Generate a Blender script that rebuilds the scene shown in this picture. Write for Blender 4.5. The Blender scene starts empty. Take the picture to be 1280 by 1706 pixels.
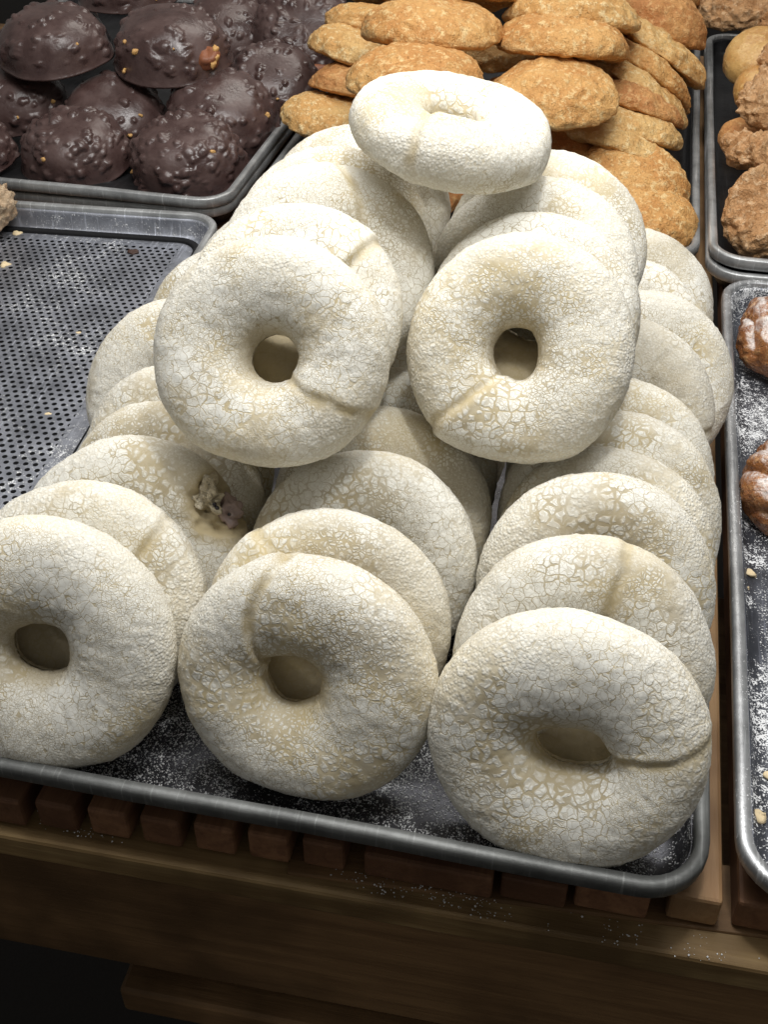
import bpy, math
import numpy as np
from mathutils import Matrix, Vector

C = bpy.context.scene.collection
scene = bpy.context.scene

# ------------------------------------------------------------------ camera
cam_d = bpy.data.cameras.new('camera')
cam = bpy.data.objects.new('camera', cam_d)
C.objects.link(cam)
cR = (0.977256344, 0.212059890, 0.000800648)
cU = (-0.13506547, 0.61951587, 0.77327706)
cF = (-0.16348503, 0.75579805, -0.63406778)
cam.matrix_world = Matrix(((cR[0], cU[0], -cF[0], -0.08932895),
                           (cR[1], cU[1], -cF[1], -0.32208841),
                           (cR[2], cU[2], -cF[2], 0.5047007),
                           (0, 0, 0, 1)))
cam_d.sensor_fit = 'VERTICAL'
cam_d.sensor_height = 24.0
cam_d.lens = 1885.44 / 1706 * 24.0
cam_d.clip_start = 0.01
cam_d.clip_end = 60
scene.camera = cam

# ------------------------------------------------------------------ world and lamps
w = bpy.data.worlds.new('World')
scene.world = w
w.use_nodes = True
w.node_tree.nodes['Background'].inputs[0].default_value = (0.84, 0.82, 0.78, 1)
w.node_tree.nodes['Background'].inputs[1].default_value = 0.19

def area(name, loc, target, sx, sy, power, col):
    d = bpy.data.lights.new(name, 'AREA')
    d.shape = 'RECTANGLE'; d.size = sx; d.size_y = sy; d.energy = power; d.color = col
    o = bpy.data.objects.new(name, d); C.objects.link(o)
    o.location = loc
    o.rotation_euler = (Vector(target) - Vector(loc)).to_track_quat('-Z', 'Y').to_euler()
    return o
area('lamp_panel', (-0.22, 0.27, 1.02), (-0.22, 0.27, 0.0), 1.10, 0.60, 8.6, (1.0, 0.99, 0.975))
area('lamp_strip', (-0.22, 0.50, 0.92), (-0.20, 0.34, 0.0), 0.50, 0.06, 3.0, (1.0, 0.995, 0.985))
area('lamp_front', (-0.06, 0.10, 0.98), (-0.10, 0.08, 0.0), 0.10, 0.05, 2.4, (1.0, 0.99, 0.95))
area('lamp_rear', (-0.25, 1.30, 1.0), (-0.25, 1.0, 0.05), 0.80, 0.30, 4.5, (1.0, 0.95, 0.88))

scene.cycles.max_bounces = 6
scene.cycles.diffuse_bounces = 4
scene.cycles.glossy_bounces = 3
scene.cycles.use_adaptive_sampling = True
scene.cycles.adaptive_threshold = 0.02
scene.view_settings.view_transform = 'Standard'
scene.view_settings.look = 'None'
scene.view_settings.exposure = 0
scene.view_settings.gamma = 1
scene.view_settings.use_curve_mapping = False

# ------------------------------------------------------------------ helpers
def tag(o, label=None, cat=None, group=None, kind=None):
    if label: o['label'] = label
    if cat: o['category'] = cat
    if group: o['group'] = group
    if kind: o['kind'] = kind
    return o

def empty(name, loc=(0, 0, 0)):
    o = bpy.data.objects.new(name, None); C.objects.link(o)
    o.empty_display_size = 0.02
    o.location = loc
    return o

def mesh_obj(name, V, F, mat, parent=None, smooth=True, attr=None, attr2=None):
    """V (n,3); F (m,k) array or list of tuples"""
    me = bpy.data.meshes.new(name)
    V = np.asarray(V, dtype=np.float32)
    if isinstance(F, np.ndarray):
        k = F.shape[1]; m = F.shape[0]
        me.vertices.add(len(V)); me.vertices.foreach_set('co', V.ravel())
        me.loops.add(m * k); me.loops.foreach_set('vertex_index', F.astype(np.int32).ravel())
        me.polygons.add(m)
        me.polygons.foreach_set('loop_start', np.arange(0, m * k, k, dtype=np.int32))
        me.polygons.foreach_set('loop_total', np.full(m, k, dtype=np.int32))
        me.update(calc_edges=True)
    else:
        me.from_pydata([tuple(v) for v in V.tolist()], [], F)
        me.update()
    me.validate()
    if smooth:
        me.polygons.foreach_set('use_smooth', np.ones(len(me.polygons), dtype=bool))
    if attr is not None:
        a = me.attributes.new('bare', 'FLOAT', 'POINT')
        a.data.foreach_set('value', np.asarray(attr, dtype=np.float32).ravel())
    if attr2 is not None:
        a = me.attributes.new('rim_dust', 'FLOAT', 'POINT')
        a.data.foreach_set('value', np.asarray(attr2, dtype=np.float32).ravel())
    me.materials.append(mat)
    o = bpy.data.objects.new(name, me); C.objects.link(o)
    if parent: o.parent = parent
    return o

def grid_faces(nu, nv, cu=True, cv=False):
    i = np.arange(nu if cu else nu - 1)[:, None]; j = np.arange(nv if cv else nv - 1)[None]
    a = i * nv + j; b = ((i + 1) % nu) * nv + j
    c = ((i + 1) % nu) * nv + (j + 1) % nv; d = i * nv + (j + 1) % nv
    return np.stack([a, b, c, d], -1).reshape(-1, 4)

_lat = np.random.RandomState(7).rand(32, 32, 32).astype(np.float32) * 2 - 1
def vnoise(P, sc, seed=0):
    q = np.asarray(P) * sc + np.array([seed * 3.71, seed * 7.13, seed * 1.37]) + 100
    i = np.floor(q).astype(int); fr = q - i; fr = fr * fr * (3 - 2 * fr)
    r = 0
    for dx in (0, 1):
        for dy in (0, 1):
            for dz in (0, 1):
                wgt = (fr[..., 0] if dx else 1 - fr[..., 0]) * (fr[..., 1] if dy else 1 - fr[..., 1]) * (fr[..., 2] if dz else 1 - fr[..., 2])
                r = r + wgt * _lat[(i[..., 0] + dx) % 32, (i[..., 1] + dy) % 32, (i[..., 2] + dz) % 32]
    return r
def fbm(P, sc, seed=0, octv=3):
    r = 0; a = 1
    for k in range(octv):
        r = r + a * vnoise(P, sc * 2 ** k, seed + k * 5); a *= .5
    return r

def pose(o, loc, el, az, spin=0):
    if isinstance(el, tuple):                      # el is the face normal itself
        n = Vector(el).normalized(); X = (Vector((1, 0, 0)) - n * n.x).normalized()
    else:
        e, a = math.radians(el), math.radians(az)
        n = Vector((math.sin(a) * math.cos(e), -math.cos(a) * math.cos(e), math.sin(e)))
        X = Vector((math.cos(a), math.sin(a), 0))
    Y = n.cross(X)
    M = Matrix((X, Y, n)).transposed().to_4x4()
    M = Matrix.Translation(loc) @ M @ Matrix.Rotation(math.radians(spin), 4, 'Z')
    o.matrix_world = M
    return o

# ------------------------------------------------------------------ materials
class NT:
    def __init__(s, name):
        s.m = bpy.data.materials.new(name); s.m.use_nodes = True
        s.t = s.m.node_tree; s.b = s.t.nodes['Principled BSDF']
    def n(s, typ, **kw):
        nd = s.t.nodes.new(typ)
        for k, v in kw.items():
            if k.startswith('i_'):
                key = k[2:]; key = int(key) if key.isdigit() else key.replace('_', ' ')
                if isinstance(v, bpy.types.NodeSocket): s.t.links.new(v, nd.inputs[key])
                else: nd.inputs[key].default_value = v
            else: setattr(nd, k, v)
        return nd
    def link(s, a, b): s.t.links.new(a, b)
    def math(s, op, a, b=0.0, c=None, clamp=False):
        nd = s.t.nodes.new('ShaderNodeMath'); nd.operation = op; nd.use_clamp = clamp
        for k, v in enumerate((a, b) if c is None else (a, b, c)):
            if isinstance(v, bpy.types.NodeSocket): s.t.links.new(v, nd.inputs[k])
            else: nd.inputs[k].default_value = v
        return nd.outputs[0]
    def ss(s, x, lo, hi, a=0.0, b=1.0):
        nd = s.n('ShaderNodeMapRange', interpolation_type='SMOOTHSTEP')
        s.link(x, nd.inputs[0])
        for k, v in zip((1, 2, 3, 4), (lo, hi, a, b)):
            if isinstance(v, bpy.types.NodeSocket): s.link(v, nd.inputs[k])
            else: nd.inputs[k].default_value = v
        return nd.outputs[0]
    def mix(s, f, a, b):
        nd = s.n('ShaderNodeMix', data_type='RGBA')
        for k, v in ((0, f), (6, a), (7, b)):
            if isinstance(v, bpy.types.NodeSocket): s.link(v, nd.inputs[k])
            else: nd.inputs[k].default_value = v if k == 0 else (*v, 1)
        return nd.outputs[2]
    def noise(s, v, sc, det=3, rough=.55, dist=0.0):
        nd = s.n('ShaderNodeTexNoise'); s.link(v, nd.inputs['Vector'])
        nd.inputs['Scale'].default_value = sc; nd.inputs['Detail'].default_value = det
        nd.inputs['Roughness'].default_value = rough; nd.inputs['Distortion'].default_value = dist
        return nd.outputs['Fac']
    def vor(s, v, sc, feat='F1', out='Distance', rnd=1.0):
        nd = s.n('ShaderNodeTexVoronoi', feature=feat); s.link(v, nd.inputs['Vector'])
        nd.inputs['Scale'].default_value = sc; nd.inputs['Randomness'].default_value = rnd
        return nd.outputs[out]
    def coords(s, rnd=True, scale=None):
        tc = s.n('ShaderNodeTexCoord'); v = tc.outputs['Object']
        if rnd:
            oi = s.n('ShaderNodeObjectInfo')
            k = s.math('MULTIPLY', oi.outputs['Random'], 5.0)
            cmb = s.n('ShaderNodeCombineXYZ'); s.link(k, cmb.inputs[0]); s.link(k, cmb.inputs[1])
            va = s.n('ShaderNodeVectorMath', operation='ADD'); s.link(v, va.inputs[0]); s.link(cmb.outputs[0], va.inputs[1])
            v = va.outputs[0]
        if scale:
            vm = s.n('ShaderNodeVectorMath', operation='MULTIPLY'); s.link(v, vm.inputs[0]); vm.inputs[1].default_value = scale
            v = vm.outputs[0]
        return v
    def bump(s, h, dist, strength=1.0, prev=None):
        nd = s.n('ShaderNodeBump'); s.link(h, nd.inputs['Height'])
        nd.inputs['Distance'].default_value = dist; nd.inputs['Strength'].default_value = strength
        if prev: s.link(prev, nd.inputs['Normal'])
        return nd.outputs[0]
    def out(s, col=None, rough=None, metal=None, normal=None, spec=None, **kw):
        for k, v in (('Base Color', col), ('Roughness', rough), ('Metallic', metal), ('Normal', normal), ('Specular IOR Level', spec)):
            if v is None: continue
            if isinstance(v, bpy.types.NodeSocket): s.link(v, s.b.inputs[k])
            else: s.b.inputs[k].default_value = (*v, 1) if k == 'Base Color' else v
        return s.m

def mat_powder():
    t = NT('sugared_dough')
    v0 = t.coords()
    def warp(sc, amp):
        nd = t.n('ShaderNodeTexNoise'); t.link(v0, nd.inputs['Vector']); nd.inputs['Scale'].default_value = sc; nd.inputs['Detail'].default_value = 1
        sub = t.n('ShaderNodeVectorMath', operation='SUBTRACT'); t.link(nd.outputs['Color'], sub.inputs[0]); sub.inputs[1].default_value = (.5, .5, .5)
        scl = t.n('ShaderNodeVectorMath', operation='SCALE'); t.link(sub.outputs[0], scl.inputs[0]); scl.inputs['Scale'].default_value = amp
        add = t.n('ShaderNodeVectorMath', operation='ADD'); t.link(v0, add.inputs[0]); t.link(scl.outputs[0], add.inputs[1])
        return add.outputs[0]
    v = warp(190, .0050)
    oi = t.n('ShaderNodeObjectInfo'); R1 = oi.outputs['Random']
    R2 = t.math('FRACT', t.math('MULTIPLY', R1, 7.31)); R3 = t.math('FRACT', t.math('MULTIPLY', R1, 17.7))
    reg = t.noise(v0, 24, 2)                       # coarse or fine crackle
    reg2 = t.noise(warp(30, .02), 17, 3)           # where the crust is tight or torn open
    e1 = t.vor(v, 175, 'DISTANCE_TO_EDGE')
    e2 = t.vor(v, 390, 'DISTANCE_TO_EDGE')
    e3 = t.vor(v, 700, 'DISTANCE_TO_EDGE')
    open_ = t.ss(t.math('ADD', reg2, t.math('MULTIPLY_ADD', R2, .14, -.07)), .42, .66)                   # 0 closed crust, 1 wide cracks
    w1 = t.math('MULTIPLY_ADD', open_, .22, .035)
    w2 = t.math('MULTIPLY_ADD', open_, .26, .05)
    c1 = t.ss(e1, t.math('MULTIPLY', w1, .35), w1)
    c2 = t.ss(e2, t.math('MULTIPLY', w2, .3), w2)
    c3 = t.ss(e3, .0, .20)
    k = t.ss(t.math('ADD', reg, t.math('MULTIPLY_ADD', R1, .24, -.14)), .44, .56)
    fine = t.math('MULTIPLY', c2, t.math('MULTIPLY_ADD', c3, .40, .60))
    coarse = t.math('MULTIPLY', c1, t.math('MULTIPLY_ADD', c2, .42, .58))
    mixf = t.n('ShaderNodeMix', data_type='FLOAT'); t.link(k, mixf.inputs[0]); t.link(fine, mixf.inputs[2]); t.link(coarse, mixf.inputs[3])
    flake = mixf.outputs[0]
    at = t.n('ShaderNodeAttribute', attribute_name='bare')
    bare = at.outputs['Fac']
    grain = t.noise(v0, 1000, 2, .6)
    dust = t.noise(v0, 60, 4, .75)
    # thin patches rubbed down to a dusty film
    rub_or_shade = t.ss(t.math('ADD', t.noise(v0, 17, 3, .6), t.math('MULTIPLY_ADD', R3, .16, -.07)), .54, .68)
    film = t.math('MULTIPLY', rub_or_shade, t.ss(grain, .35, .65, .10, .55))
    pw = t.math('ADD', t.math('MULTIPLY', flake, t.math('SUBTRACT', 1.0, t.math('MULTIPLY', rub_or_shade, .85))), film, clamp=True)
    veil = t.ss(dust, .35, .75, .05, .36)
    pw = t.math('MAXIMUM', pw, veil)
    ra = t.n('ShaderNodeAttribute', attribute_name='rim_dust'); rim = ra.outputs['Fac']
    bead = t.ss(t.vor(v0, 560, 'F1'), .20, .70, 1.0, 0.0)
    fuzz = t.math('MULTIPLY_ADD', bead, .38, .56)
    mr = t.n('ShaderNodeMix', data_type='FLOAT'); t.link(rim, mr.inputs[0]); t.link(pw, mr.inputs[2]); t.link(fuzz, mr.inputs[3])
    pw = mr.outputs[0]
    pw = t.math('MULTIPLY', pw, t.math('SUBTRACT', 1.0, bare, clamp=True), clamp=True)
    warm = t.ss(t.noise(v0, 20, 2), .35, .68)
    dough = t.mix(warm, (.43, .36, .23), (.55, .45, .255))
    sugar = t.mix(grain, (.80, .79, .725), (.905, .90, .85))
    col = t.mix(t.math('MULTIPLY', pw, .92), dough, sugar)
    hgt = t.math('ADD', t.math('MULTIPLY', pw, .58), t.math('MULTIPLY', t.math('MULTIPLY', bead, rim), .55))
    nrm = t.bump(hgt, .00075, .60)
    return t.out(col, .85, 0, nrm, .2)

def mat_metal(name, base, rough, sugar=0.0, met=.85):
    t = NT(name); v = t.coords(False)
    n1 = t.noise(v, 30, 4, .65); n2 = t.noise(v, 260, 3, .6)
    vs = t.coords(False, (400, 12, 40)); scr = t.noise(vs, 1.0, 3, .6)
    col = t.mix(t.ss(n1, .3, .7), tuple(c * .55 for c in base), base)
    col = t.mix(t.ss(scr, .55, .75), col, tuple(min(1, c * 1.5) for c in base))
    rg = t.math('ADD', t.math('MULTIPLY', n2, .18), rough - .09)
    nrm = t.bump(n2, .0004, .5)
    if sugar > 0:
        a = t.noise(v, 14, 3, .6); g = t.noise(v, 900, 1, .7); g2 = t.noise(v, 230, 3, .7)
        thr = t.ss(a, .30, .72, .66, .66 - .26 * sugar)
        mk = t.ss(t.math('MULTIPLY_ADD', g2, .45, t.math('MULTIPLY', g, .55)), thr, t.math('ADD', thr, .05))
        haze = t.math('MULTIPLY', t.ss(a, .35, .75), .05 * sugar)
        mk2 = t.math('MAXIMUM', mk, haze)
        col = t.mix(mk2, col, (.78, .79, .80))
        rg = t.math('MAXIMUM', rg, t.math('MULTIPLY', mk2, .9))
        met = t.math('MULTIPLY_ADD', mk2, -met, met, clamp=True)
        nrm = t.bump(mk, .0006, .8, nrm)
    return t.out(col, rg, met, nrm)

def mat_wood(name, a, b, axis='Y', rough=.6):
    t = NT(name)
    sc = {'Y': (1, .06, 1), 'X': (.06, 1, 1)}[axis]
    v = t.coords(True, sc)
    n1 = t.noise(v, 90, 5, .65, .6); n2 = t.noise(v, 420, 3, .6)
    v0 = t.coords(True); n3 = t.noise(v0, 9, 3, .6)
    f = t.ss(t.math('ADD', t.math('MULTIPLY', n1, .75), t.math('MULTIPLY', n2, .25)), .32, .68)
    col = t.mix(f, a, b)
    col = t.mix(t.ss(n3, .35, .7), col, tuple(c * .55 for c in a))
    kn = t.vor(t.coords(True, (.35, 1, 1) if axis == 'X' else (1, .35, 1)), 7, 'F1')
    col = t.mix(t.ss(kn, .02, .09, 1, 0), col, tuple(c * .22 for c in a))
    nrm = t.bump(n1, .0012, .6); nrm = t.bump(n2, .0005, .5, nrm)
    return t.out(col, rough, 0, nrm, .3)

def mat_choc():
    t = NT('chocolate_glaze'); v = t.coords()
    n1 = t.noise(v, 40, 4, .6); n2 = t.noise(v, 300, 3, .6)
    col = t.mix(t.ss(n1, .3, .7), (.056, .031, .028), (.100, .062, .056))
    nrm = t.bump(n1, .002, .6); nrm = t.bump(n2, .0004, .5, nrm)
    rg = t.ss(n1, .3, .75, .24, .44)
    return t.out(col, rg, 0, nrm, .6)

def mat_bake(name, c0, c1, c2, rough=.7, bs=.0018, sugar=0., sc=1., spec=.3):
    t = NT(name); v = t.coords()
    oi = t.n('ShaderNodeObjectInfo')
    n1 = t.noise(v, 26 * sc, 4, .65); n2 = t.noise(v, 150 * sc, 4, .72); n3 = t.noise(v, 560 * sc, 2, .6)
    e = t.vor(v, 260 * sc, 'DISTANCE_TO_EDGE')
    toast = t.math('ADD', n1, t.math('MULTIPLY_ADD', oi.outputs['Random'], .16, -.08))
    col = t.mix(t.ss(toast, .38, .62), c0, c1)
    col = t.mix(t.ss(n2, .50, .66), col, c2)
    flakes = t.ss(e, .0, .16)
    col = t.mix(t.math('MULTIPLY', t.math('SUBTRACT', 1.0, flakes), .13), col, tuple(c * .55 for c in c0))
    pit = t.ss(n3, .60, .74)
    col = t.mix(t.math('MULTIPLY', pit, .35), col, tuple(c * .45 for c in c0))
    at = t.n('ShaderNodeAttribute', attribute_name='bare')
    col = t.mix(t.math('MULTIPLY', at.outputs['Fac'], t.ss(n2, .35, .6, .5, 1.0)), col, c2)
    h = t.math('ADD', t.math('MULTIPLY', n2, .8), t.math('ADD', t.math('MULTIPLY', pit, -.25), t.math('MULTIPLY', flakes, .10)))
    nrm = t.bump(h, bs * 1.7, .95)
    if sugar > 0:
        g = t.noise(v, 60, 4, .75)
        geo = t.n('ShaderNodeNewGeometry'); sp = t.n('ShaderNodeSeparateXYZ'); t.link(geo.outputs['Normal'], sp.inputs[0])
        up = t.ss(sp.outputs[2], .35, .95)
        mk = t.math('MULTIPLY', t.ss(t.math('ADD', g, t.math('MULTIPLY', n3, .3)), .52, .78), t.math('MULTIPLY', up, sugar))
        col = t.mix(mk, col, (.82, .80, .78))
    return t.out(col, rough, 0, nrm, spec)

def mat_plain(name, col, rough=.6, spec=.4):
    t = NT(name); v = t.coords(); n = t.noise(v, 300, 3, .6)
    c = t.mix(n, tuple(x * .7 for x in col), tuple(min(1, x * 1.25) for x in col))
    return t.out(c, rough, 0, t.bump(n, .0006, .6), spec)

M_POW = mat_powder()
M_PAN = mat_metal('dark_pan_metal', (.09, .09, .10), .42, sugar=.62)
M_PANS = mat_metal('sugared_pan_metal', (.15, .16, .19), .40, sugar=.95)
M_PAND = mat_metal('dark_plain_pan_metal', (.07, .07, .075), .42)
M_BLACK = mat_plain('hole_shade_black', (.010, .010, .011), .7, .2)  # black that paints the shade below the perforations
M_RIM = mat_metal('worn_rim_metal', (.46, .47, .47), .40, met=.5)
M_RIMF = mat_metal('dull_rim_metal', (.17, .175, .17), .48, met=.35)
M_RIMS = mat_metal('sugared_rim_metal', (.44, .45, .46), .38, sugar=.55, met=.6)
M_PERF = mat_metal('perforated_metal', (.46, .48, .54), .46, sugar=.55)
M_SLAT = mat_wood('slat_wood', (.16, .075, .040), (.30, .155, .08), 'Y')
M_SLAT_LIT = mat_wood('lit_slat_wood', (.32, .18, .085), (.48, .31, .16), 'Y')  # slat wood again, with the light in the pan gap painted in
M_LEDGE = mat_wood('ledge_wood', (.22, .135, .055), (.42, .29, .135), 'X')
M_BOARD = mat_wood('fascia_wood', (.17, .095, .042), (.29, .17, .078), 'X')
M_DARK = mat_plain('dark_floor', (.02, .017, .015), .9)
M_CHOC = mat_choc()
M_NUT = mat_plain('toasted_nut', (.62, .36, .13), .5)
M_CARA = mat_plain('caramel_dough', (.26, .095, .045), .45)
M_COOK = mat_bake('golden_cookie', (.54, .26, .08), (.66, .37, .13), (.78, .56, .27), .62)
M_COOKL = mat_bake('pale_cookie', (.62, .34, .115), (.70, .45, .18), (.83, .64, .34), .62)
M_COOKD = mat_bake('dark_cookie', (.50, .22, .075), (.60, .31, .11), (.70, .42, .18), .62)
M_STRE = mat_bake('streusel_crust', (.46, .24, .10), (.56, .33, .16), (.70, .48, .28), .6, .0026)
M_BUN = mat_bake('smooth_bun_crust', (.50, .25, .07), (.62, .38, .13), (.70, .46, .18), .38, .0006, spec=.6)
M_BRN = mat_bake('brown_glazed_crust', (.17, .058, .020), (.33, .13, .042), (.50, .26, .11), .24, .0012, sugar=.8, spec=.65)
M_CRUMB = mat_bake('nut_crumb_crust', (.42, .28, .17), (.55, .41, .27), (.72, .58, .40), .7, .002, sc=1.6)
M_SUGAR = mat_plain('icing_sugar', (.82, .83, .85), .9)
M_JAM = mat_plain('purple_jam', (.36, .27, .25), .25, .7)
M_BERRY = mat_plain('dark_berry', (.012, .008, .016), .12, .8)
M_TORN = mat_bake('torn_dough', (.66, .58, .42), (.70, .62, .46), (.78, .72, .58), .75, .003)
M_BCRUMB = mat_plain('chocolate_crumb', (.055, .028, .02), .6)
M_PALE = mat_plain('pale_crumb', (.72, .58, .36), .7)

# ------------------------------------------------------------------ setting below the pans
def box(name, x0, x1, y0, y1, z0, z1, mat, parent=None, bev=.0, rot=0.0, seg=2):
    cx, cy, cz = (x0 + x1) / 2, (y0 + y1) / 2, (z0 + z1) / 2
    a, b, c = (x1 - x0) / 2, (y1 - y0) / 2, (z1 - z0) / 2
    V = [(sx * a, sy * b, sz * c) for sx in (-1, 1) for sy in (-1, 1) for sz in (-1, 1)]
    F = [(0, 1, 3, 2), (4, 6, 7, 5), (0, 4, 5, 1), (2, 3, 7, 6), (0, 2, 6, 4), (1, 5, 7, 3)]
    o = mesh_obj(name, np.array(V), F, mat, parent, smooth=False)
    o.location = (cx, cy, cz); o.rotation_euler = (0, 0, math.radians(rot))
    if bev:
        md = o.modifiers.new('bevel', 'BEVEL'); md.width = bev; md.segments = seg
    return o

fl = mesh_obj('floor', np.array([(-6, -6, -.95), (6, -6, -.95), (6, 6, -.95), (-6, 6, -.95)]), [(0, 1, 2, 3)], M_DARK, smooth=False)
tag(fl, kind='structure')

rng = np.random.RandomState(11)
counter = empty('wooden_counter', (-.3, .0, -.16))
tag(counter, 'brown wooden display counter with front rail carrying the slats and trays', 'counter')
def cpart(o):
    o.location = Vector(o.location) - Vector(counter.location); o.parent = counter; return o
# front rail, its back step, fascia, lower shelf
rail = cpart(box('front_rail', -1.15, .45, -.0060, .034, -.048, -.028, M_LEDGE, bev=.0025, rot=1.1))
cpart(box('rail_step', -.215, .415, .0238, .064, -.045, -.0262, M_BOARD, bev=.0012, rot=3.7))
cpart(box('fascia_board', -1.15, .45, -.0035, .018, -.150, -.0482, M_BOARD, bev=.002, rot=1.1))
cpart(box('lower_shelf', -.335, .45, .004, .45, -.212, -.186, M_BOARD, bev=.003, rot=1.0))
cpart(box('back_rail', -1.15, .45, 1.30, 1.36, -.05, -.0262, M_BOARD, bev=.002))

slab = {}
k = 0
def slat(x0, x1, y0, mat, label, z1=-.0035, y1=1.36):
    global k
    o = box('wooden_slat', x0, x1, y0, y1, -.0255, z1, mat, bev=.0022)
    cpart(o)
    if label: o['label'] = label
    k += 1
    return o
vis = {0: 'second slat end from the left edge, pale crack down its middle', 1: 'slat end below the front pan, squarish and third from the left edge',
       2: 'slat end below the gap between the left and middle front ring', 3: 'slat end below the middle front ring with wavy end grain',
       4: 'reddish slat end under the pan, second left of the wide plank', 5: 'dark slat end right beside the wide plank', -1: 'slat end cut by the left edge of the photo'}
for i in range(-20, 6):
    x0 = -.3535 + i * .02965
    lab = vis.get(i)
    o = slat(x0, x0 + .0225, .0002 + max(0, (i + 1)) * .0017 + rng.uniform(-.0008, .0008), M_SLAT, lab)
slat(-.172, -.104, .010, M_SLAT, 'wide reddish plank under the front right part of the donut pan', z1=-.006)
slat(-.100, -.066, .0125, M_SLAT, 'medium plank under the front right ring, right of the widest plank', z1=-.006)
slat(-.062, -.0245, .0155, M_SLAT, 'dark plank under the rounded front right pan corner')
slat(-.0150, .0105, .0190, M_SLAT_LIT, 'slat showing in the gap between the two pans, coloured paler as if lit')
slat(.0180, .0450, .0215, M_SLAT, 'dark red slat under the left edge of the sugared right pan')
for i in range(1, 10):
    slat(.018 + i * .033, .045 + i * .033, .022, M_SLAT, None)

# ------------------------------------------------------------------ sheet pans
def rrect(x0, x1, y0, y1, r, n=8, sub=8):
    P = []
    cs = [(x1 - r, y0 + r, -90), (x1 - r, y1 - r, 0), (x0 + r, y1 - r, 90), (x0 + r, y0 + r, 180)]
    for q, (cx, cy, a0) in enumerate(cs):
        for i in range(n + 1):
            a = math.radians(a0 + 90 * i / n); P.append((cx + r * math.cos(a), cy + r * math.sin(a)))
        nx, ny, na = cs[(q + 1) % 4]
        e = P[-1]; a = math.radians(na); s = (nx + r * math.cos(a), ny + r * math.sin(a))
        for i in range(1, sub): P.append((e[0] + (s[0] - e[0]) * i / sub, e[1] + (s[1] - e[1]) * i / sub))
    return np.array(P)

def loft(rect, prof, R0, seed, dent=.0):
    x0, x1, y0, y1 = rect
    rings = []
    for ins, z in prof:
        r = max(.004, R0 - ins)
        P = rrect(x0 + ins, x1 - ins, y0 + ins, y1 - ins, r)
        Z = np.full(len(P), z)
        V = np.column_stack([P, Z])
        if dent:
            d1 = vnoise(V * np.array([1, 1, 0]), 9, seed) * dent; d2 = vnoise(V * np.array([1, 1, 0]), 9, seed + 9) * dent
            V[:, 2] += d1 * (z > .004); V[:, 0] += d2 * .7; V[:, 1] += d2 * .7
        rings.append(V)
    V = np.concatenate(rings); n = len(rings[0]); m = len(prof)
    F = []
    for j in range(m - 1):
        for i in range(n):
            F.append((j * n + i, j * n + (i + 1) % n, (j + 1) * n + (i + 1) % n, (j + 1) * n + i))
    return V, F, n, m

def pan(name, rect, z0, label, matb, matr, seed, h=.025, R0=.034, perf=False, group='sheet pans on the counter'):
    root = empty(name, ((rect[0] + rect[1]) / 2, (rect[2] + rect[3]) / 2, z0))
    tag(root, label, 'tray', group)
    cx, cy = (rect[0] + rect[1]) / 2, (rect[2] + rect[3]) / 2
    rc = (rect[0] - cx, rect[1] - cx, rect[2] - cy, rect[3] - cy)
    prof = [(.0215, .0), (.0155, .0006), (.0115, .004), (.0090, h - .006), (.0086, h - .004),
            (.0098, h - .004), (.0104, h - .007), (.0125, .0055), (.0165, .0020), (.0225, .0012)]
    V, F, n, m = loft(rc, prof, R0, seed, .0012)
    if not perf:
        F.append(tuple(range((m - 1) * n, m * n)))
        F.append(tuple(reversed(range(0, n))))
    b = mesh_obj('pan_body', V, F, matb, root)
    sgp = lambda q: math.copysign(abs(q) ** .5, q)
    bead = [(.0040 + .0040 * sgp(math.cos(a)), h - .0048 + .0054 * sgp(math.sin(a))) for a in np.linspace(0, 2 * math.pi, 13)]
    bead = [(p[0] + .0006, p[1]) for p in bead]
    V, F, n, m = loft(rc, bead, R0, seed, .0012)
    mesh_obj('rolled_rim', V, F, matr, root)
    if perf:
        p = .0075; rh = .0021; ix = int((rc[1] - .028) / p); iy = int((rc[3] - .028) / (p * .866))
        C0 = np.array([((i + (.5 if j % 2 else 0)) * p, j * p * .866) for j in range(-iy, iy + 1) for i in range(-ix, ix)])
        a = np.arange(12) * math.pi / 6 + math.pi / 6
        hr = np.where(np.arange(12) % 2 == 0, p / math.sqrt(3), p / 2)
        outer = np.column_stack([hr * np.cos(a), hr * np.sin(a)]); inner = np.column_stack([rh * np.cos(a), rh * np.sin(a)])
        T = np.concatenate([np.column_stack([outer, np.full(12, .0016)]), np.column_stack([inner, np.full(12, .0016)])])
        V = (T[None] + np.column_stack([C0, np.zeros(len(C0))])[:, None]).reshape(-1, 3)
        f = np.array([(q * 12 + i, q * 12 + (i + 1) % 12, (q + 1) * 12 + (i + 1) % 12, (q + 1) * 12 + i) for q in range(1) for i in range(12)])
        F = (f[None] + (np.arange(len(C0)) * 24)[:, None, None]).reshape(-1, 4)
        mesh_obj('perforated_base', V, F, matb, root, smooth=False)
        # flat margin between the hole field and the wall
        ox, oy = (ix - .6) * p, (iy - .3) * p * .866
        rr = rrect(rc[0] + .0225, rc[1] - .0225, rc[2] + .0225, rc[3] - .0225, .0115)
        inn = np.array([(max(-ox, min(ox, q[0])), max(-oy, min(oy, q[1]))) for q in rr])
        V = np.concatenate([np.column_stack([rr, np.full(len(rr), .0012)]), np.column_stack([inn, np.full(len(rr), .0013)])])
        n = len(rr); F = [(i, (i + 1) % n, n + (i + 1) % n, n + i) for i in range(n)]
        mesh_obj('base_margin', V, F, matb, root, smooth=False)
    return root

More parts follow.
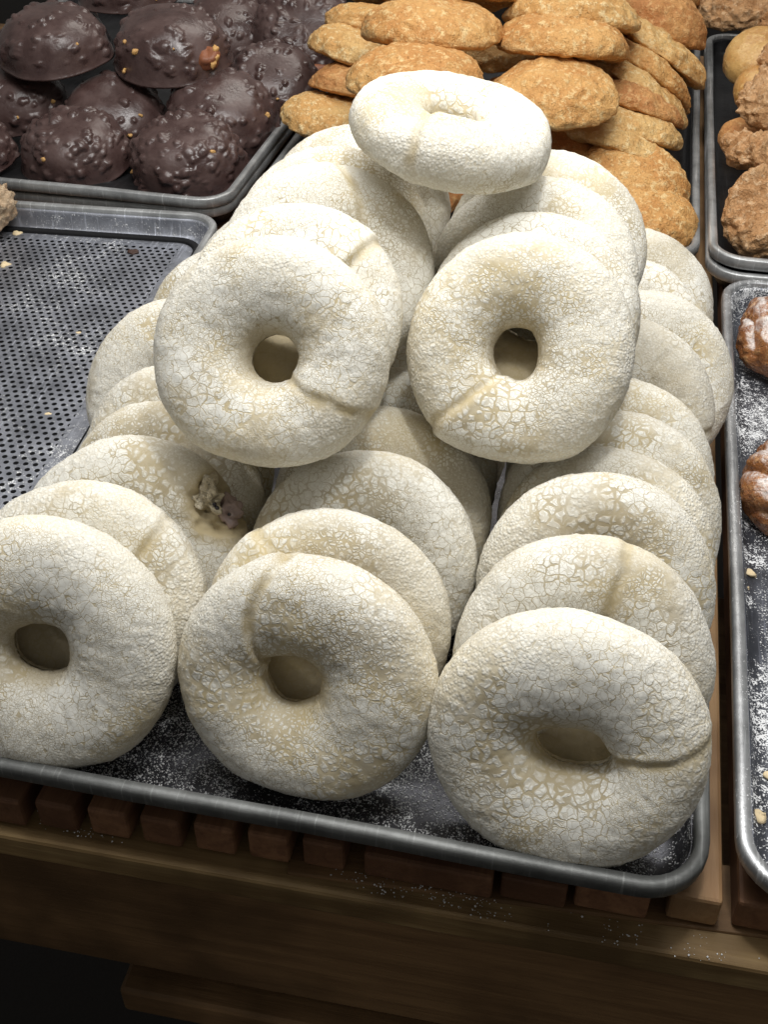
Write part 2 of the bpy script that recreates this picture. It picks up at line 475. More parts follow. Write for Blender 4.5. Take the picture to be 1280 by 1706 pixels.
pan('sheet_pan', (-.412, .0, .0, .66), 0, 'worn dark sheet pan under the white sugared rings, nearest the camera', M_PAN, M_RIMF, 1)
pan('sheet_pan', (.012, .47, .010, .640), 0, 'sugar dusted sheet pan at the right edge holding glossy brown pastries', M_PANS, M_RIMS, 2)
perf_pan = pan('sheet_pan', (-.915, -.455, .0, .66), .0045, 'perforated grey baking tray, nearly empty, at the left', M_PERF, M_RIM, 3, perf=True)
shade_sheet = pan('hole_shade_sheet', (-.900, -.470, .015, .645), -.0005, 'black sheet added beneath the perforated tray as shade in its holes', M_BLACK, M_BLACK, 4, h=.009, R0=.03)  # added sheet, black so the tray holes look shaded
pan('sheet_pan', (-.923, -.463, .672, 1.33), 0, 'lower of the two nested pans under the chocolate domes', M_PAND, M_RIM, 5)
pan('sheet_pan', (-.923, -.463, .669, 1.33), .012, 'upper of the two nested pans, holding the chocolate domes', M_PAND, M_RIM, 6)
pan('sheet_pan', (-.455, -.0055, .674, 1.33), 0, 'dark sheet pan filled with stacked golden cookies', M_PAND, M_RIM, 7)
pan('sheet_pan', (-.0015, .455, .646, 1.33), 0, 'lower of the two nested pans at the upper right corner', M_PAND, M_RIM, 8)
pan('sheet_pan', (-.0015, .455, .650, 1.33), .012, 'upper of the two nested pans at the right, holding crumb topped pastries', M_PAND, M_RIM, 9)

for o in (perf_pan, shade_sheet):                  # set down slightly askew
    piv = Vector((-.462, .662, 0)); a_ = math.radians(4.3); d_ = Vector(o.location) - Vector((-.455, .66, 0))
    o.location = piv + Matrix.Rotation(a_, 3, 'Z') @ d_; o.rotation_euler = (0, 0, a_)
# ------------------------------------------------------------------ sugared rings
def donut(name, R, t, sy, seed, seam=None, hole=(0, 0), r0=.0125, tear=None, rub_or_shade=None, hasp=1.0):
    nu, nv = 260, 104
    th = np.linspace(0, 2 * np.pi, nu, endpoint=False)[:, None]
    ph = np.linspace(0, 2 * np.pi, nv, endpoint=False)[None]
    rs = np.random.RandomState(seed)
    def per(amp, n=4):
        return sum(amp / (q ** .8) * rs.uniform(-1, 1) * np.cos(q * th + rs.uniform(0, 6.28)) for q in range(2, 2 + n))
    Ro = R * (1 + per(.010)); ri = r0 * (1 + per(.16, 3))
    cp, sp = np.cos(ph), np.sin(ph)
    s = .5 + .5 * np.sign(cp) * np.abs(cp) ** .92
    ox, oy = Ro * np.cos(th), Ro * np.sin(th) * sy
    hx = hasp
    ix, iy = hole[0] + ri * hx * np.cos(th), hole[1] + ri / hx ** 1.5 * np.sin(th)
    x = ix * (1 - s) + ox * s; y = iy * (1 - s) + oy * s
    y = np.where(y < -.80 * R, -.80 * R + (y + .80 * R) * .72, y)      # sags flat where it rests
    tt = t * (1 + per(.08))
    z = tt * np.sign(sp) * np.abs(sp) ** .86
    z = np.where(sp > 0, z, z * .82)
    z = z - .002 * (1 - s) * (sp > 0)
    P = np.stack([x, y, z], -1)
    N = np.stack([cp * np.cos(th), cp * np.sin(th), sp + 0 * th], -1)
    d = fbm(P, 22, seed, 2) * .0013 + fbm(P, 110, seed + 40, 2) * .0003 + fbm(P, 330, seed + 60, 2) * .00030
    bare = np.clip((fbm(P, 40, seed + 3, 3) - .75) * 1.2, 0, .5)
    rr = np.hypot(x, y)
    if seam is not None:
        a0, curl, depth = seam
        rel = (rr / R)
        a = math.radians(a0) + curl * (rel - .6)
        dl = (th - a + np.pi) % (2 * np.pi) - np.pi
        dist = dl * rr + vnoise(P, 80, seed + 11) * .0015
        g = np.exp(-(dist / .0026) ** 2)
        front = np.clip(sp * 2 + .9, 0, 1)
        step = np.tanh(dist / .003) * np.exp(-np.abs(dist) / .018)
        d = d - g * depth * .42 * front + step * depth * .38 * front
        bare = np.maximum(bare, np.exp(-(dist / .0044) ** 4) * front * .85 * np.clip(.75 + vnoise(P, 120, seed + 17) * .6, 0, 1))
    if tear is not None:
        dd = np.sqrt(((P - np.array(tear[:3])) ** 2).sum(-1)) + vnoise(P, 160, seed) * .003
        hole_ = np.clip(1 - dd / tear[3], 0, 1)
        d = d - .010 * np.sqrt(hole_) + fbm(P, 260, seed, 2) * .004 * np.clip(hole_ * 3, 0, 1)
        bare = np.maximum(bare, np.clip(1 - (dd - tear[3]) / .008, 0, 1))
    if rub_or_shade is not None:  # tan spot standing in for shade behind the front ring's hole
        dd = np.hypot(x - rub_or_shade[0], y - rub_or_shade[1]) + vnoise(P, 120, seed + 51) * .002
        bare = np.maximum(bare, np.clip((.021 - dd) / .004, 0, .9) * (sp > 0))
    inner = np.clip(1 - (rr - r0) / .006, 0, 1) * np.clip(-cp, 0, 1)
    bare = np.maximum(bare, inner * .7)
    rimd = np.clip((cp - .12 - .45 * rs.rand() + .8 * vnoise(P, 45, seed + 90)) / .75, 0, 1) * (.55 + .45 * rs.rand())
    d = d + np.clip(vnoise(P, 520, seed + 95), 0, 1) * .0006 * rimd
    P = P + N * d[..., None]
    V = P.reshape(-1, 3)
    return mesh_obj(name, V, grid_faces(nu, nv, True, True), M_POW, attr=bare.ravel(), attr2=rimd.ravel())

POSES = [
    ('R1', -0.0775, 0.0471, 0.0666, 0.0688, 0.022, 24.0, -3.0, 0.965),
    ('R2', -0.0745, 0.1009, 0.0668, 0.0675, 0.021, 26.0, 3.0, 1.0),
    ('R3', -0.0719, 0.1583, 0.0663, 0.067, 0.021, 26.0, 6.0, 1.0),
    ('R4', -0.0691, 0.1951, 0.0618, 0.064, 0.018, 30.0, 4.0, 1.0),
    ('R5', -0.0680, 0.2216, 0.0647, 0.068, 0.02, 32.0, 6.0, 1.0),
    ('R6', -0.0699, 0.2669, 0.0632, 0.066, 0.021, 32.0, 6.0, 1.0),
    ('R7', -0.0700, 0.3404, 0.0630, 0.068, 0.021, 36.0, 12.0, 1.0),
    ('R8', -0.0539, 0.3895, 0.0614, 0.066, 0.021, 36.0, 14.0, 1.0),
    ('R9', -0.0699, 0.4483, 0.0579, 0.064, 0.021, 40.0, 10.0, 1.0),
    ('R10', -0.0669, 0.4963, 0.0595, 0.066, 0.021, 40.0, 10.0, 1.0),
    ('M1', -0.2119, 0.0588, 0.0669, 0.0692, 0.022, 24.0, -3.0, 0.965),
    ('M2', -0.2109, 0.0977, 0.0653, 0.067, 0.018, 28.0, 8.0, 1.0),
    ('M3', -0.2047, 0.1524, 0.0656, 0.067, 0.021, 28.0, 10.0, 1.0),
    ('M4', -0.2030, 0.1972, 0.0648, 0.067, 0.021, 30.0, 10.0, 1.0),
    ('M5', -0.2053, 0.2483, 0.0623, 0.066, 0.021, 34.0, 6.0, 1.0),
    ('M6', -0.2027, 0.2886, 0.0623, 0.066, 0.021, 34.0, 6.0, 1.0),
    ('L1', -0.3537, 0.0496, 0.0691, 0.0718, 0.022, 26.0, 4.0, 0.975),
    ('L2', -0.3476, 0.0889, 0.0664, 0.068, 0.02, 28.0, 8.0, 1.0),
    ('L3', -0.3376, 0.1338, 0.0657, 0.068, 0.021, 30.0, 5.0, 1.0),
    ('L4', -0.3388, 0.1804, 0.0623, 0.066, 0.021, 34.0, -8.0, 1.0),
    ('L5', -0.3444, 0.2232, 0.0623, 0.066, 0.021, 34.0, -8.0, 1.0),
    ('L6', -0.3750, 0.2999, 0.0622, 0.067, 0.021, 36.0, -6.0, 1.0),
    ('L7', -0.3654, 0.3942, 0.0605, 0.066, 0.021, 38.0, -6.0, 1.0),
    ('L8', -0.3565, 0.4678, 0.0605, 0.066, 0.021, 38.0, -6.0, 1.0),
    ('UL1', -0.2609, 0.1797, 0.1830, 0.0655, 0.022, 34.0, 0.0, 0.96),
    ('UL2', -0.2622, 0.2284, 0.1800, 0.064, 0.02, 40.0, 6.0, 1.0),
    ('UL3', -0.2577, 0.2859, 0.1800, 0.066, 0.02, 44.0, 12.0, 1.0),
    ('UL4', -0.2619, 0.3203, 0.1780, 0.064, 0.018, 44.0, 12.0, 1.0),
    ('UL5', -0.2621, 0.3841, 0.1700, 0.064, 0.02, 44.0, 0.0, 1.0),
    ('UR1', -0.1311, 0.2343, 0.1680, 0.0645, 0.022, 36.0, -3.0, 1.04),
    ('UR2', -0.1295, 0.2755, 0.1680, 0.063, 0.02, 40.0, -2.0, 1.0),
    ('UR3', -0.1327, 0.3193, 0.1720, 0.064, 0.02, 44.0, 0.0, 1.0),
    ('UR4', -0.1292, 0.3591, 0.1720, 0.064, 0.02, 44.0, 8.0, 1.0),
    ('TOP', -0.1906, 0.3419, 0.2500, 0.063, 0.02, 81.0, 100.0, 1.0),
]
# name: (label, seam (angle, curl, depth), hole offset, hole radius)
INFO = {
 'R1': ('large white ring at the front right pan corner, creased from hole to right edge', (10, .25, .0024), (.004, -.002), .0155),
 'R2': ('white ring directly behind the front right one, notch at its top edge', (75, .1, .0022), (0, 0), .013),
 'R3': ('right column ring, third from the front, coarse beaded sugar', None, (0, 0), .013),
 'R4': ('evenly powdered bluish white ring, fourth from the front in the right column', None, (0, 0), .013),
 'R5': ('right column ring with a tiny orange crumb, bulging past the pan edge', None, (0, 0), .013),
 'R6': ('right column ring just below the yellowish cracked one', None, (0, 0), .013),
 'R7': ('yellowish ring with a cracked crust in the right column', (-22, .6, .0026), (0, 0), .013),
 'R8': ('ring reaching farthest right, touching the neighbouring pan', None, (0, 0), .013),
 'R9': ('right column ring half hidden between the rearmost and the farthest right ones', None, (0, 0), .013),
 'R10': ('rearmost ring of the right column, beside the golden cookies', None, (0, 0), .013),
 'M1': ('white ring in the middle of the front row with a curved upper left groove', (128, -1.1, .0042), (-.007, -.001), .0145),
 'M2': ('ring right behind the middle front ring, smooth bare patch at its upper left', (122, .2, .0026), (0, 0), .013),
 'M3': ('middle column ring, third from the front, fully crackled', None, (0, 0), .013),
 'M4': ('middle column ring, fourth from the front, large flat sugar flakes', None, (0, 0), .013),
 'M5': ('middle column ring glimpsed in the gap below the two upper front rings', None, (0, 0), .013),
 'M6': ('rear middle column ring seen through the hole of the upper right front ring', None, (0, 0), .013),
 'L1': ('white ring at the front left, cut by the left edge of the photo', None, (-.001, 0), .0165),
 'L2': ('ring behind the front left one with a fold at its upper right', (42, .2, .0022), (0, 0), .013),
 'L3': ('torn ring in the left column with purple jam showing', None, (0, 0), .013),
 'L4': ('left column ring behind the torn one', None, (0, 0), .013),
 'L5': ('left column ring, fifth from the front, beside the perforated tray', None, (0, 0), .013),
 'L6': ('left column ring bulging over the perforated tray, sixth from the front', None, (0, 0), .013),
 'L7': ('left column ring behind the upper left front ring, edge showing only', None, (0, 0), .013),
 'L8': ('rearmost ring of the left column near the perforated tray corner', None, (0, 0), .013),
 'UL1': ('upper left ring facing the camera, joint line at its lower right', (-33, .4, .0020), (.0035, -.002), .0128),
 'UL2': ('ring behind the upper left front ring, joint gap at its upper right', (38, .2, .0034), (0, 0), .013),
 'UL3': ('upper left stack ring with a folded twisted crease', (58, 1.3, .0040), (0, 0), .013),
 'UL4': ('upper left stack ring, thin arc behind the folded one', None, (0, 0), .013),
 'UL5': ('rearmost ring of the upper left stack, beside the lone cookie', None, (0, 0), .013),
 'UR1': ('upper right ring facing the camera with a groove at its lower left', (-128, -.2, .0034), (-.001, -.001), .0132),
 'UR2': ('ring right behind the upper right front ring', None, (0, 0), .013),
 'UR3': ('upper right stack ring, third from its front', None, (0, 0), .013),
 'UR4': ('rearmost ring of the upper right stack, beside the flaky cookies', None, (0, 0), .013),
 'TOP': ('topmost ring lying flat on the peak of the pile', (150, .25, .0036), (.0030, -.0005), .0155),
}
rings = {}
for i, (nm, x, y, z, R, t, el, az, sy) in enumerate(POSES):
    lab, seam, hole, r0 = INFO[nm]
    tear = (.053, .033, .008, .0185) if nm == 'L3' else None
    rub_or_shade = None
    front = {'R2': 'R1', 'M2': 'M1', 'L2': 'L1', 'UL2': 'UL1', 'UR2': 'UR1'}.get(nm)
    if front:                                      # bare dough seen through the front ring's hole, painted to deepen its shade
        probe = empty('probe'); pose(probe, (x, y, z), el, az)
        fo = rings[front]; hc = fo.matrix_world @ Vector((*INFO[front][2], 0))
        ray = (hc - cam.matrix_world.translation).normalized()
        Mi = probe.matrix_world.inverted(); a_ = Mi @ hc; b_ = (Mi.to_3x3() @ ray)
        q_ = a_ + b_ * ((t * .8 - a_.z) / b_.z); rub_or_shade = (q_.x, q_.y)
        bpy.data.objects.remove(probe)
    o = donut('sugared_ring_donut', R, t, sy, 101 + i * 7, seam, hole, r0, tear, rub_or_shade, {'R1': 1.2, 'L1': 1.1, 'UR1': .92, 'M1': 1.05}.get(nm, 1.0))
    tag(o, lab, 'donut', 'white sugared ring donuts piled on the front pan')
    pose(o, (x, y, z), el, az)
    rings[nm] = o

def blob(name, loc, R, mat, parent=None, seed=0, rough=.25, sc=200, n=24, flat=1.0):
    u = np.linspace(0, 2 * np.pi, n, endpoint=False)[:, None]; v = np.linspace(-np.pi / 2, np.pi / 2, n // 2 + 1)[None]
    P = np.stack([np.cos(v) * np.cos(u), np.cos(v) * np.sin(u), np.sin(v) + 0 * u], -1)
    k_ = 1 + rough * fbm(P * R, sc, seed, 3)
    P = P * R * k_[..., None]; P[..., 2] *= flat
    o = mesh_obj(name, P.reshape(-1, 3), grid_faces(n, n // 2 + 1, True, False), mat, parent)
    o.location = loc
    return o
j = rings['L3']
blob('jam_filling', (.0550, .0275, .0040), .0095, M_JAM, j, 5, .6, 130, 48, .62)
blob('torn_dough', (.0440, .0400, .0060), .0055, M_TORN, j, 8, 1.1, 230, 44)
blob('torn_dough', (.0475, .0365, .0095), .0050, M_TORN, j, 9, 1.2, 260, 44)
blob('torn_dough', (.0400, .0365, .0110), .0048, M_TORN, j, 12, 1.0, 260, 40)
for q, p_ in enumerate([(.0385, .0325, .0155), (.0500, .0345, .0135), (.0515, .0325, .0130), (.0580, .0290, .0110)]):
    blob('berry', p_, .0013, M_BERRY, j, 20 + q, .3, 300, 12)
# orange crumb resting where the upper right ring meets the column below
cr = blob('cookie_crumb', (-.098, .2165, .1255), .0026, M_COOK, None, 3, .8, 400, 16, .5)
tag(cr, 'small orange crumb stuck under the upper right front ring', 'crumb')

# ------------------------------------------------------------------ chocolate domes
def choc(loc, R, el, az, seed, label, H=.82, nuts=3, big=70, extra=None, spin=0):
    nu, nv = 150, 60
    rs = np.random.RandomState(seed)
    u = np.linspace(0, 2 * np.pi, nu, endpoint=False)[:, None]; v = np.linspace(0, np.pi / 2, nv)[None]
    r = R * np.cos(v) ** .62; z = R * H * np.sin(v) ** .95
    r = r * (1 + .05 * np.exp(-v / .06))                # foot of set chocolate
    P = np.stack([r * np.cos(u), r * np.sin(u) * .94, z + 0 * u], -1)
    P = P * (1 + .06 * fbm(P, 22, seed, 2))[..., None]
    N = P / np.linalg.norm(P + np.array([0, 0, 1e-6]), axis=-1, keepdims=True)
    d = np.zeros(P.shape[:2])
    for q in range(int(big * 1.8)):
        a = rs.uniform(0, 6.28); vv = math.asin(rs.uniform(.18, 1) ** .8) if rs.rand() < .93 else rs.uniform(0, .2)
        c = np.array([R * math.cos(vv) ** .62 * math.cos(a), R * math.cos(vv) ** .62 * math.sin(a) * .94, R * H * math.sin(vv) ** .95])
        s_ = .0016 + .0040 * rs.rand() ** 1.3; ax = rs.normal(size=3); ax /= np.linalg.norm(ax)
        D = P - c; al = D @ ax; dist = np.sqrt((D ** 2).sum(-1) - al ** 2 * rs.uniform(.1, .75)) * (1 + .35 * rs.rand() * np.sign(D @ rs.normal(size=3)))
        b_ = np.clip(1 - (dist / s_) ** 2, 0, 1) ** .6 * s_ * rs.uniform(.5, .95)
        d = np.maximum(d, b_)
    P = P + N * d[..., None]
    P[..., 2] -= .25 * R
    # close the underside
    Pb = P[:, :1] * np.array([.86, .86, 1]); Pb[..., 2] += .004
    P = np.concatenate([Pb * np.array([.02, .02, 1]), Pb, P], 1)
    o = mesh_obj('chocolate_dome', P.reshape(-1, 3), grid_faces(nu, nv + 2, True, False), M_CHOC)
    tag(o, label, 'chocolate pastry', 'chocolate covered domes in the rear left pan')
    pose(o, loc, el, az, spin)
    for q in range(nuts):
        a = rs.uniform(-2.7, -.3); vv = rs.uniform(.1, 1.1)
        c = (R * 1.0 * math.cos(vv) ** .62 * math.cos(a), R * math.cos(vv) ** .62 * math.sin(a) * .96, R * H * math.sin(vv) ** .95 - .25 * R)
        blob('nut_piece', c, rs.uniform(.0016, .0030), M_NUT, o, seed + q, .9, 300, 12)
    return o
CH = [
 ((-.667, .770, .035), .0575, 74, 2, 'chocolate dome in the front row of the rear pan, second from the pan corner', 90, 1, .80),
 ((-.540, .771, .037), .0603, 74, -6, 'chocolate dome nearest the rounded pan corner, thickly studded with nuts', 110, 2, .80),
 ((-.785, .752, .035), .0515, 80, 0, 'front row chocolate dome cut by the left edge of the photo', 60, 3, .80),
 ((-.770, .850, .055), .0540, 70, 10, 'shadowed chocolate dome at the left edge, between the lower and upper rows', 40, 3, .7),
 ((-.650, .838, .052), .0561, 66, 22, 'chipped chocolate dome with brown dough showing, between two front domes', 26, 7, .7),
 ((-.527, .853, .055), .0606, 62, 24, 'tilted chocolate dome with a broken foot, above the pan corner', 44, 2, .75),
 ((-.500, .960, .055), .0560, 52, 28, 'chocolate dome leaning against the right wall of its pan', 60, 2, .75),
 ((-.724, .873, .112), .0619, 82, -10, 'large chocolate dome on the upper layer at the left edge', 60, 1, .78),
 ((-.593, .893, .108), .0650, 82, -4, 'large glossy chocolate dome on the upper layer with toasted nuts at its side', 60, 4, .80),
 ((-.722, 1.078, .118), .0599, 88, 0, 'chocolate dome cut by the top edge, above the gap between two large domes', 60, 3, .75),
 ((-.610, 1.115, .060), .0600, 60, 10, 'dark chocolate dome in the rear, mostly hidden behind the large glossy one', 60, 3, .8),
 ((-.500, 1.105, .070), .0690, 46, 12, 'rear chocolate piece standing on edge with a caramel coloured bare strip', 150, 5, .55),
 ((-.854, .893, .060), .0560, 80, 0, 'chocolate dome beyond the left edge of the upper layer', 50, 1, .8),
 ((-.580, 1.240, .085), .0640, 75, 0, 'rearmost chocolate dome, near the cookies at the top edge', 60, 3, .8),
 ((-.820, 1.080, .050), .0600, 80, 0, 'chocolate dome in the dark far left corner', 50, 2, .8),
]
for q, (loc, R, el, az, lab, big, nuts, H) in enumerate(CH):
    o = choc(loc, R, el, az, 300 + q * 13, lab, H, nuts, big)
    if q == 11:
        n_ = 60
        tt = np.linspace(0, 1, n_)[:, None]; pp = np.linspace(0, 2 * np.pi, 20, endpoint=False)[None]
        cx_ = (-.040 + .075 * tt); cy_ = -.040 - .012 * np.sin(tt * np.pi) - .012 * tt
        w_ = .0115 * np.sin(np.pi * np.clip(tt, .02, .98)) ** .45
        P = np.stack([cx_ + 0 * pp, cy_ + w_ * np.cos(pp), .010 - .004 * tt + w_ * .9 * np.sin(pp)], -1)
        mesh_obj('bare_strip', P.reshape(-1, 3), grid_faces(n_, 20, False, True), M_CARA, o)
    if q == 8:
        blob('bare_dough', (.052, -.020, .002), .014, M_CARA, o, 4, .3, 90, 30, .8)
        for p_ in ((.062, -.024, .006), (.060, -.018, .012), (.060, -.029, .001)):
            blob('nut_piece', p_, .0042, M_NUT, o, 77, .8, 260, 16)

# ------------------------------------------------------------------ cookies and other pastries
def disc(name, loc, R, t, el, az, seed, mat, label, cat, group, under=.72, ptop=None, rough=1., p=.42, sx=1., spin=0, ridges=0, crumbs=0, edge_pale=True):
    nu, nv = 170, 84
    u = np.linspace(0, 2 * np.pi, nu, endpoint=False)[:, None]; v = np.linspace(-np.pi / 2, np.pi / 2, nv)[None]
    cv, sv = np.cos(v), np.sin(v)
    r = R * np.abs(cv) ** p
    z = t * np.sign(sv) * np.abs(sv) ** .9
    if ptop: r = np.where(sv > 0, R * np.abs(cv) ** ptop * (1 - .10 * sv), r)
    z = np.where(sv < 0, z * under, z)
    rel = r / R
    z = z + np.where(sv < 0, .22 * t * (1 - rel ** 2), 0)
    P = np.stack([r * np.cos(u) * sx, r * np.sin(u), z + 0 * u], -1)
    N = np.stack([cv * np.cos(u), cv * np.sin(u), sv + 0 * u], -1)
    d = fbm(P, 24, seed, 3) * .0042 * rough + fbm(P, 120, seed + 5, 3) * .0016 * rough
    ridge = -np.abs(vnoise(P, 75, seed + 9)) * .0030 * rough
    d = d + ridge + np.where((sv > -.25) & (sv < .3), fbm(P, 220, seed + 30, 2) * .0012 * rough, 0)
    if crumbs:
        c_ = 1 - np.abs(vnoise(P, crumbs, seed + 21)); d = d + (np.clip(c_, 0, 1) ** 2) * .0055 * np.clip(sv + .35, 0, 1)
        d = d + np.clip(vnoise(P, crumbs * 1.7, seed + 31), 0, 1) * .004 * np.clip(sv + .35, 0, 1)
    if ridges:
        a = P[..., 0] / R / sx * ridges + vnoise(P, 30, seed) * .5
        d = d + (np.abs(np.sin(a)) ** .6 - .6) * .0050 * np.clip(sv + .6, 0, 1)
    if cat == 'cookie': d = d + np.clip(vnoise(P, 260, seed + 70) - .2, 0, 1) * .0016 * np.clip(1.2 - rel * .6, 0, 1)
    P = P + N * d[..., None]
    P[..., 2] += .0025 * np.sin(u * 2 + seed) * rel
    bare = np.clip(1 - np.abs(sv + .12) / .22, 0, 1) * .75 * np.clip(.5 + fbm(P, 30, seed + 2, 2), 0, 1) if edge_pale else np.zeros(P.shape[:2])
    bare = bare + 0 * u
    o = mesh_obj(name, P.reshape(-1, 3), grid_faces(nu, nv, True, False), mat, attr=bare.ravel())
    tag(o, label, cat, group)
    pose(o, loc, el, az, spin)
    return o
G = 'golden cookies stacked in the rear pan'
CK = [  # loc, R, t, el, az, mat, label
 ((-.287, .736, .145), .0645, .019, 96, 8, M_COOK, 'golden cookie just behind the topmost white ring, lowest of the middle left stack'),
 ((-.290, .822, .160), .0697, .021, 104, 6, M_COOK, 'golden cookie in the middle left stack, resting on the one behind the topmost ring'),
 ((-.282, .900, .176), .0660, .018, 112, 10, M_COOKL, 'golden cookie cut by the top edge of the photo in the middle left stack'),
 ((-.392, .848, .055), .0620, .019, 100, -28, M_COOKL, 'lone cookie at the left, lying lowest beside the chocolate pan'),
 ((-.375, .895, .076), .0600, .017, 108, -25, M_COOKD, 'thin orange cookie second from the bottom of the far left stack'),
 ((-.382, .930, .096), .0660, .020, 112, -30, M_COOKL, 'blunt ended cookie third from the bottom of the far left stack'),
 ((-.375, .975, .112), .0620, .018, 115, -26, M_COOK, 'cookie fourth from the bottom of the far left stack'),
 ((-.362, 1.030, .128), .0640, .018, 118, -20, M_COOKL, 'cookie fifth from the bottom of the far left stack, at the top edge'),
 ((-.354, 1.130, .135), .0648, .019, 118, -16, M_COOK, 'rearmost cookie of the far left stack'),
 ((-.163, .785, .122), .0620, .019, 86, 2, M_COOK, 'tilted cookie face showing right of the topmost white ring'),
 ((-.162, .862, .143), .0660, .020, 108, -4, M_COOK, 'thick cookie with its dark underside showing, above the tilted one'),
 ((-.158, .915, .158), .0680, .019, 106, -2, M_COOKL, 'cookie behind the thick one, second layer of the centre stack'),
 ((-.172, .985, .176), .0687, .019, 106, 0, M_COOK, 'cookie at the top edge in the centre stack'),
 ((-.060, .728, .030), .0480, .017, 75, 20, M_COOK, 'small part of a cookie low in the pan corner, right of the leaning one'),
 ((-.078, .769, .045), .0580, .019, 62, 28, M_COOK, 'cookie leaning toward the camera at the front of the right stack'),
 ((-.094, .832, .052), .0660, .015, (.26, .42, .86), 0, M_COOKL, 'pale arched cookie behind the leaning one with a shadowed underside'),
 ((-.094, .862, .068), .0630, .015, (.24, .36, .90), 0, M_COOKL, 'pale cookie third from the front of the right stack'),
 ((-.090, .892, .082), .0600, .014, (.22, .30, .92), 0, M_COOKD, 'cookie with a split orange rim, fourth from the front of the right stack'),
 ((-.085, .930, .082), .0640, .014, (.50, .36, .80), 0, M_COOKL, 'light yellow edged cookie in the middle of the right stack'),
 ((-.082, .968, .092), .0640, .015, (.48, .34, .80), 0, M_COOK, 'cookie behind the light yellow edged one in the right stack'),
 ((-.074, 1.012, .100), .0680, .015, (.46, .36, .80), 0, M_COOKL, 'cookie reaching nearest the right wall of its pan'),
 ((-.072, 1.085, .116), .0640, .022, (.35, .10, .92), 0, M_COOKD, 'dark orange cookie at the top right of the cookie pan'),
 ((-.083, 1.240, .115), .0655, .019, (.3, .3, .9), 0, M_COOK, 'rearmost cookie of the right stack'),
 ((-.250, 1.020, .080), .0520, .017, 95, 0, M_COOKL, 'pale cookie deep in the gap between the two upper stacks'),
 # lower layer that carries the upper stacks
 ((-.290, .770, .040), .0600, .020, 70, 5, M_COOKD, 'hidden cookie under the middle left stack, behind the white pile'),
 ((-.165, .790, .048), .0600, .020, 75, 0, M_COOKD, 'shadowed cookie under the tilted one, right of the topmost ring'),
 ((-.200, .900, .070), .0640, .020, 100, 0, M_COOKD, 'lower layer cookie in the dark gap between the centre and right stacks'),
]
for q, (loc, R, t, el, az, mt, lab) in enumerate(CK):
    disc('golden_cookie', loc, R * 1.03, t * 1.55, el, az, 500 + q * 3, mt, lab, 'cookie', G, rough=.72, under=.34, ptop=.62, p=.30)
G2 = 'crumb topped pastries in the rear right pan'
disc('crumb_pastry', (.056, .735, .040), .0450, .024, 62, -8, 701, M_STRE, 'round brown lumpy pastry at the front of the rear right pan', 'pastry', G2, crumbs=70, rough=1.4)
disc('crumb_pastry', (.062, .815, .068), .0500, .016, 104, -18, 702, M_STRE, 'crumb covered pastry with its porous underside raised, behind the round lumpy one', 'pastry', G2, crumbs=110, rough=1.6)
disc('crumb_pastry', (.062, .900, .092), .0440, .022, 80, -10, 703, M_STRE, 'pale crumbly pastry in the middle of the rear right pan', 'pastry', G2, crumbs=120, rough=1.6)
disc('glazed_bun', (.045, .925, .045), .0360, .018, 80, -30, 704, M_COOKD, 'smooth reddish brown bun below the pale crumbly pastry', 'bun', None, rough=.3, p=.7, edge_pale=False)
disc('glazed_bun', (.062, .985, .075), .0420, .026, 75, -20, 705, M_BUN, 'smooth golden bun with crumbs on its side, at mid height of the right edge', 'bun', None, rough=.3, p=.7, edge_pale=False)
disc('crumb_pastry', (.085, 1.000, .100), .0420, .020, 80, 0, 706, M_STRE, 'crumb pastry at the right edge above the golden bun', 'pastry', G2, crumbs=110, rough=1.5)
disc('glazed_bun', (.055, 1.080, .080), .0450, .026, 70, -20, 707, M_BUN, 'yellow smooth bun under the uppermost crumb pastry', 'bun', None, rough=.3, p=.7, edge_pale=False)
disc('crumb_pastry', (.040, 1.235, .095), .0600, .026, 80, -10, 708, M_STRE, 'dark crumb pastry at the top right corner of the photo', 'pastry', G2, crumbs=90, rough=1.5)
disc('crumb_pastry', (.098, 1.150, .105), .0450, .022, 85, 0, 709, M_STRE, 'pale rough pastry at the upper right edge, beside the yellow bun', 'pastry', G2, crumbs=100, rough=1.5)
disc('sugared_croissant', (.061, .538, .026), .0400, .026, 75, 0, 720, M_BRN, 'glossy brown pastry with icing sugar at the back of the right pan', 'pastry', 'brown pastries in the sugared right pan', p=.75, rough=.7, ridges=4, spin=25, edge_pale=False, under=.8)
disc('sugared_croissant', (.060, .341, .024), .0370, .026, 70, 0, 721, M_BRN, 'dark brown twisted pastry nearer the camera in the right pan', 'pastry', 'brown pastries in the sugared right pan', p=.75, rough=.6, ridges=7, spin=62, edge_pale=False, sx=1.15, under=.8)
disc('nut_bun', (-.692, .616, .026), .0300, .026, 80, 0, 730, M_CRUMB, 'nut crumbed bun at the left edge on the perforated tray', 'bun', None, crumbs=150, rough=1.2, p=.8, under=.8, edge_pale=False)

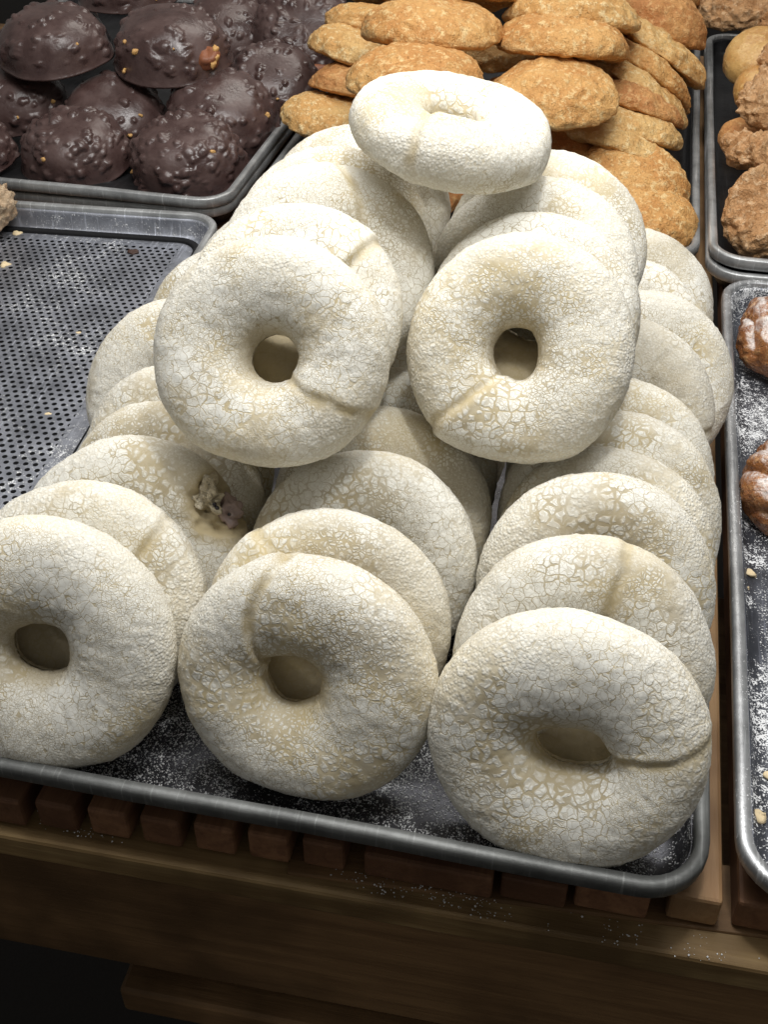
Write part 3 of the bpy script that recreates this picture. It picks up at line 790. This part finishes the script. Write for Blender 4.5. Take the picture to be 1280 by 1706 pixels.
# ------------------------------------------------------------------ loose crumbs
for q, (x, y, r_, m_, lab) in enumerate([
    (-.5437, .640, .0040, M_BCRUMB, 'dark chocolate crumb near the back corner of the perforated tray'),
    (-.5375, .607, .0042, M_BCRUMB, 'flattened brown crumb below the dark one on the perforated tray'),
    (-.6670, .6229, .0040, M_PALE, 'pale flake beside the nut crumbed bun'),
    (-.6471, .5553, .0036, M_PALE, 'pale yellow crumb at the left edge of the perforated tray'),
    (-.4985, .335, .0026, M_PALE, 'tiny yellow crumb on the perforated tray beside the left column'),
    (-.5273, .4534, .0024, M_PALE, 'tiny pale crumb in the middle of the perforated tray'),
    (.0310, .2654, .0036, M_PALE, 'long pale crumb below the twisted brown pastry'),
    (.0270, .2510, .0024, M_PALE, 'smaller pale crumb just in front of the long one'),
    (.0290, .0720, .0038, M_PALE, 'whitish flake near the front left corner of the sugared right pan'),
    (.0340, .1000, .0026, M_PALE, 'small tan crumb behind the whitish flake in the right pan')]):
    z_ = .0046 if x < -.4 else .0012
    o = blob('crumb', (x, y, z_ + r_ * .35), r_, m_, None, 900 + q, .9, 250, 20, .45)
    tag(o, lab, 'crumb', 'loose crumbs on the trays')

# spilled icing sugar: countless grains on the pans and the rail
def grains(name, spots, label):
    base = np.array([(1, 0, 0), (-1, 0, 0), (0, 1, 0), (0, -1, 0), (0, 0, 1), (0, 0, -1)], float)
    f = np.array([(0, 2, 4), (2, 1, 4), (1, 3, 4), (3, 0, 4), (2, 0, 5), (1, 2, 5), (3, 1, 5), (0, 3, 5)])
    Vs, S = [], []
    for P, s_ in spots: Vs.append(P); S.append(s_)
    P = np.concatenate(Vs); S = np.concatenate(S)
    rs = np.random.RandomState(4)
    B = base[None] * S[:, None, None] * rs.uniform(.5, 1.3, (len(P), 6, 1)) * np.array([1, 1, .7])
    V = (B + P[:, None]).reshape(-1, 3)
    F = (f[None] + (np.arange(len(P)) * 6)[:, None, None]).reshape(-1, 3)
    o = mesh_obj(name, V, F, M_SUGAR, smooth=False)
    tag(o, label, 'sugar', None, 'stuff')
    return o
def scatter(n, x0, x1, y0, y1, z, s0, s1, seed, thr=.0, sc=28):
    rs = np.random.RandomState(seed)
    P = np.column_stack([rs.uniform(x0, x1, n), rs.uniform(y0, y1, n), np.full(n, z)])
    keep = vnoise(P, sc, seed) + .6 * vnoise(P, sc * 3.3, seed + 1) > thr + rs.uniform(-.35, .35, n)
    P = P[keep]; S = s0 + (s1 - s0) * rs.rand(len(P)) ** 3
    P[:, 2] += S * .3
    return P, S
grains('spilled_sugar', [scatter(46000, -.405, -.024, .022, .13, .0013, .00018, .00080, 1, -.25)],
       'spilled icing sugar lying on the dark pan in front of the white rings')
grains('sprinkled_sugar', [scatter(26000, .034, .12, .03, .60, .0013, .0002, .0009, 2, -.05)],
       'sprinkled icing sugar covering the right hand pan')
grains('scattered_sugar', [scatter(260, -.12, .05, .000, .015, -.028, .0003, .0008, 3, .1),
                           scatter(500, -.42, -.10, .001, .012, -.0258, .0003, .0009, 5, .1)],
       'white specks of sugar scattered on the wooden front rail')
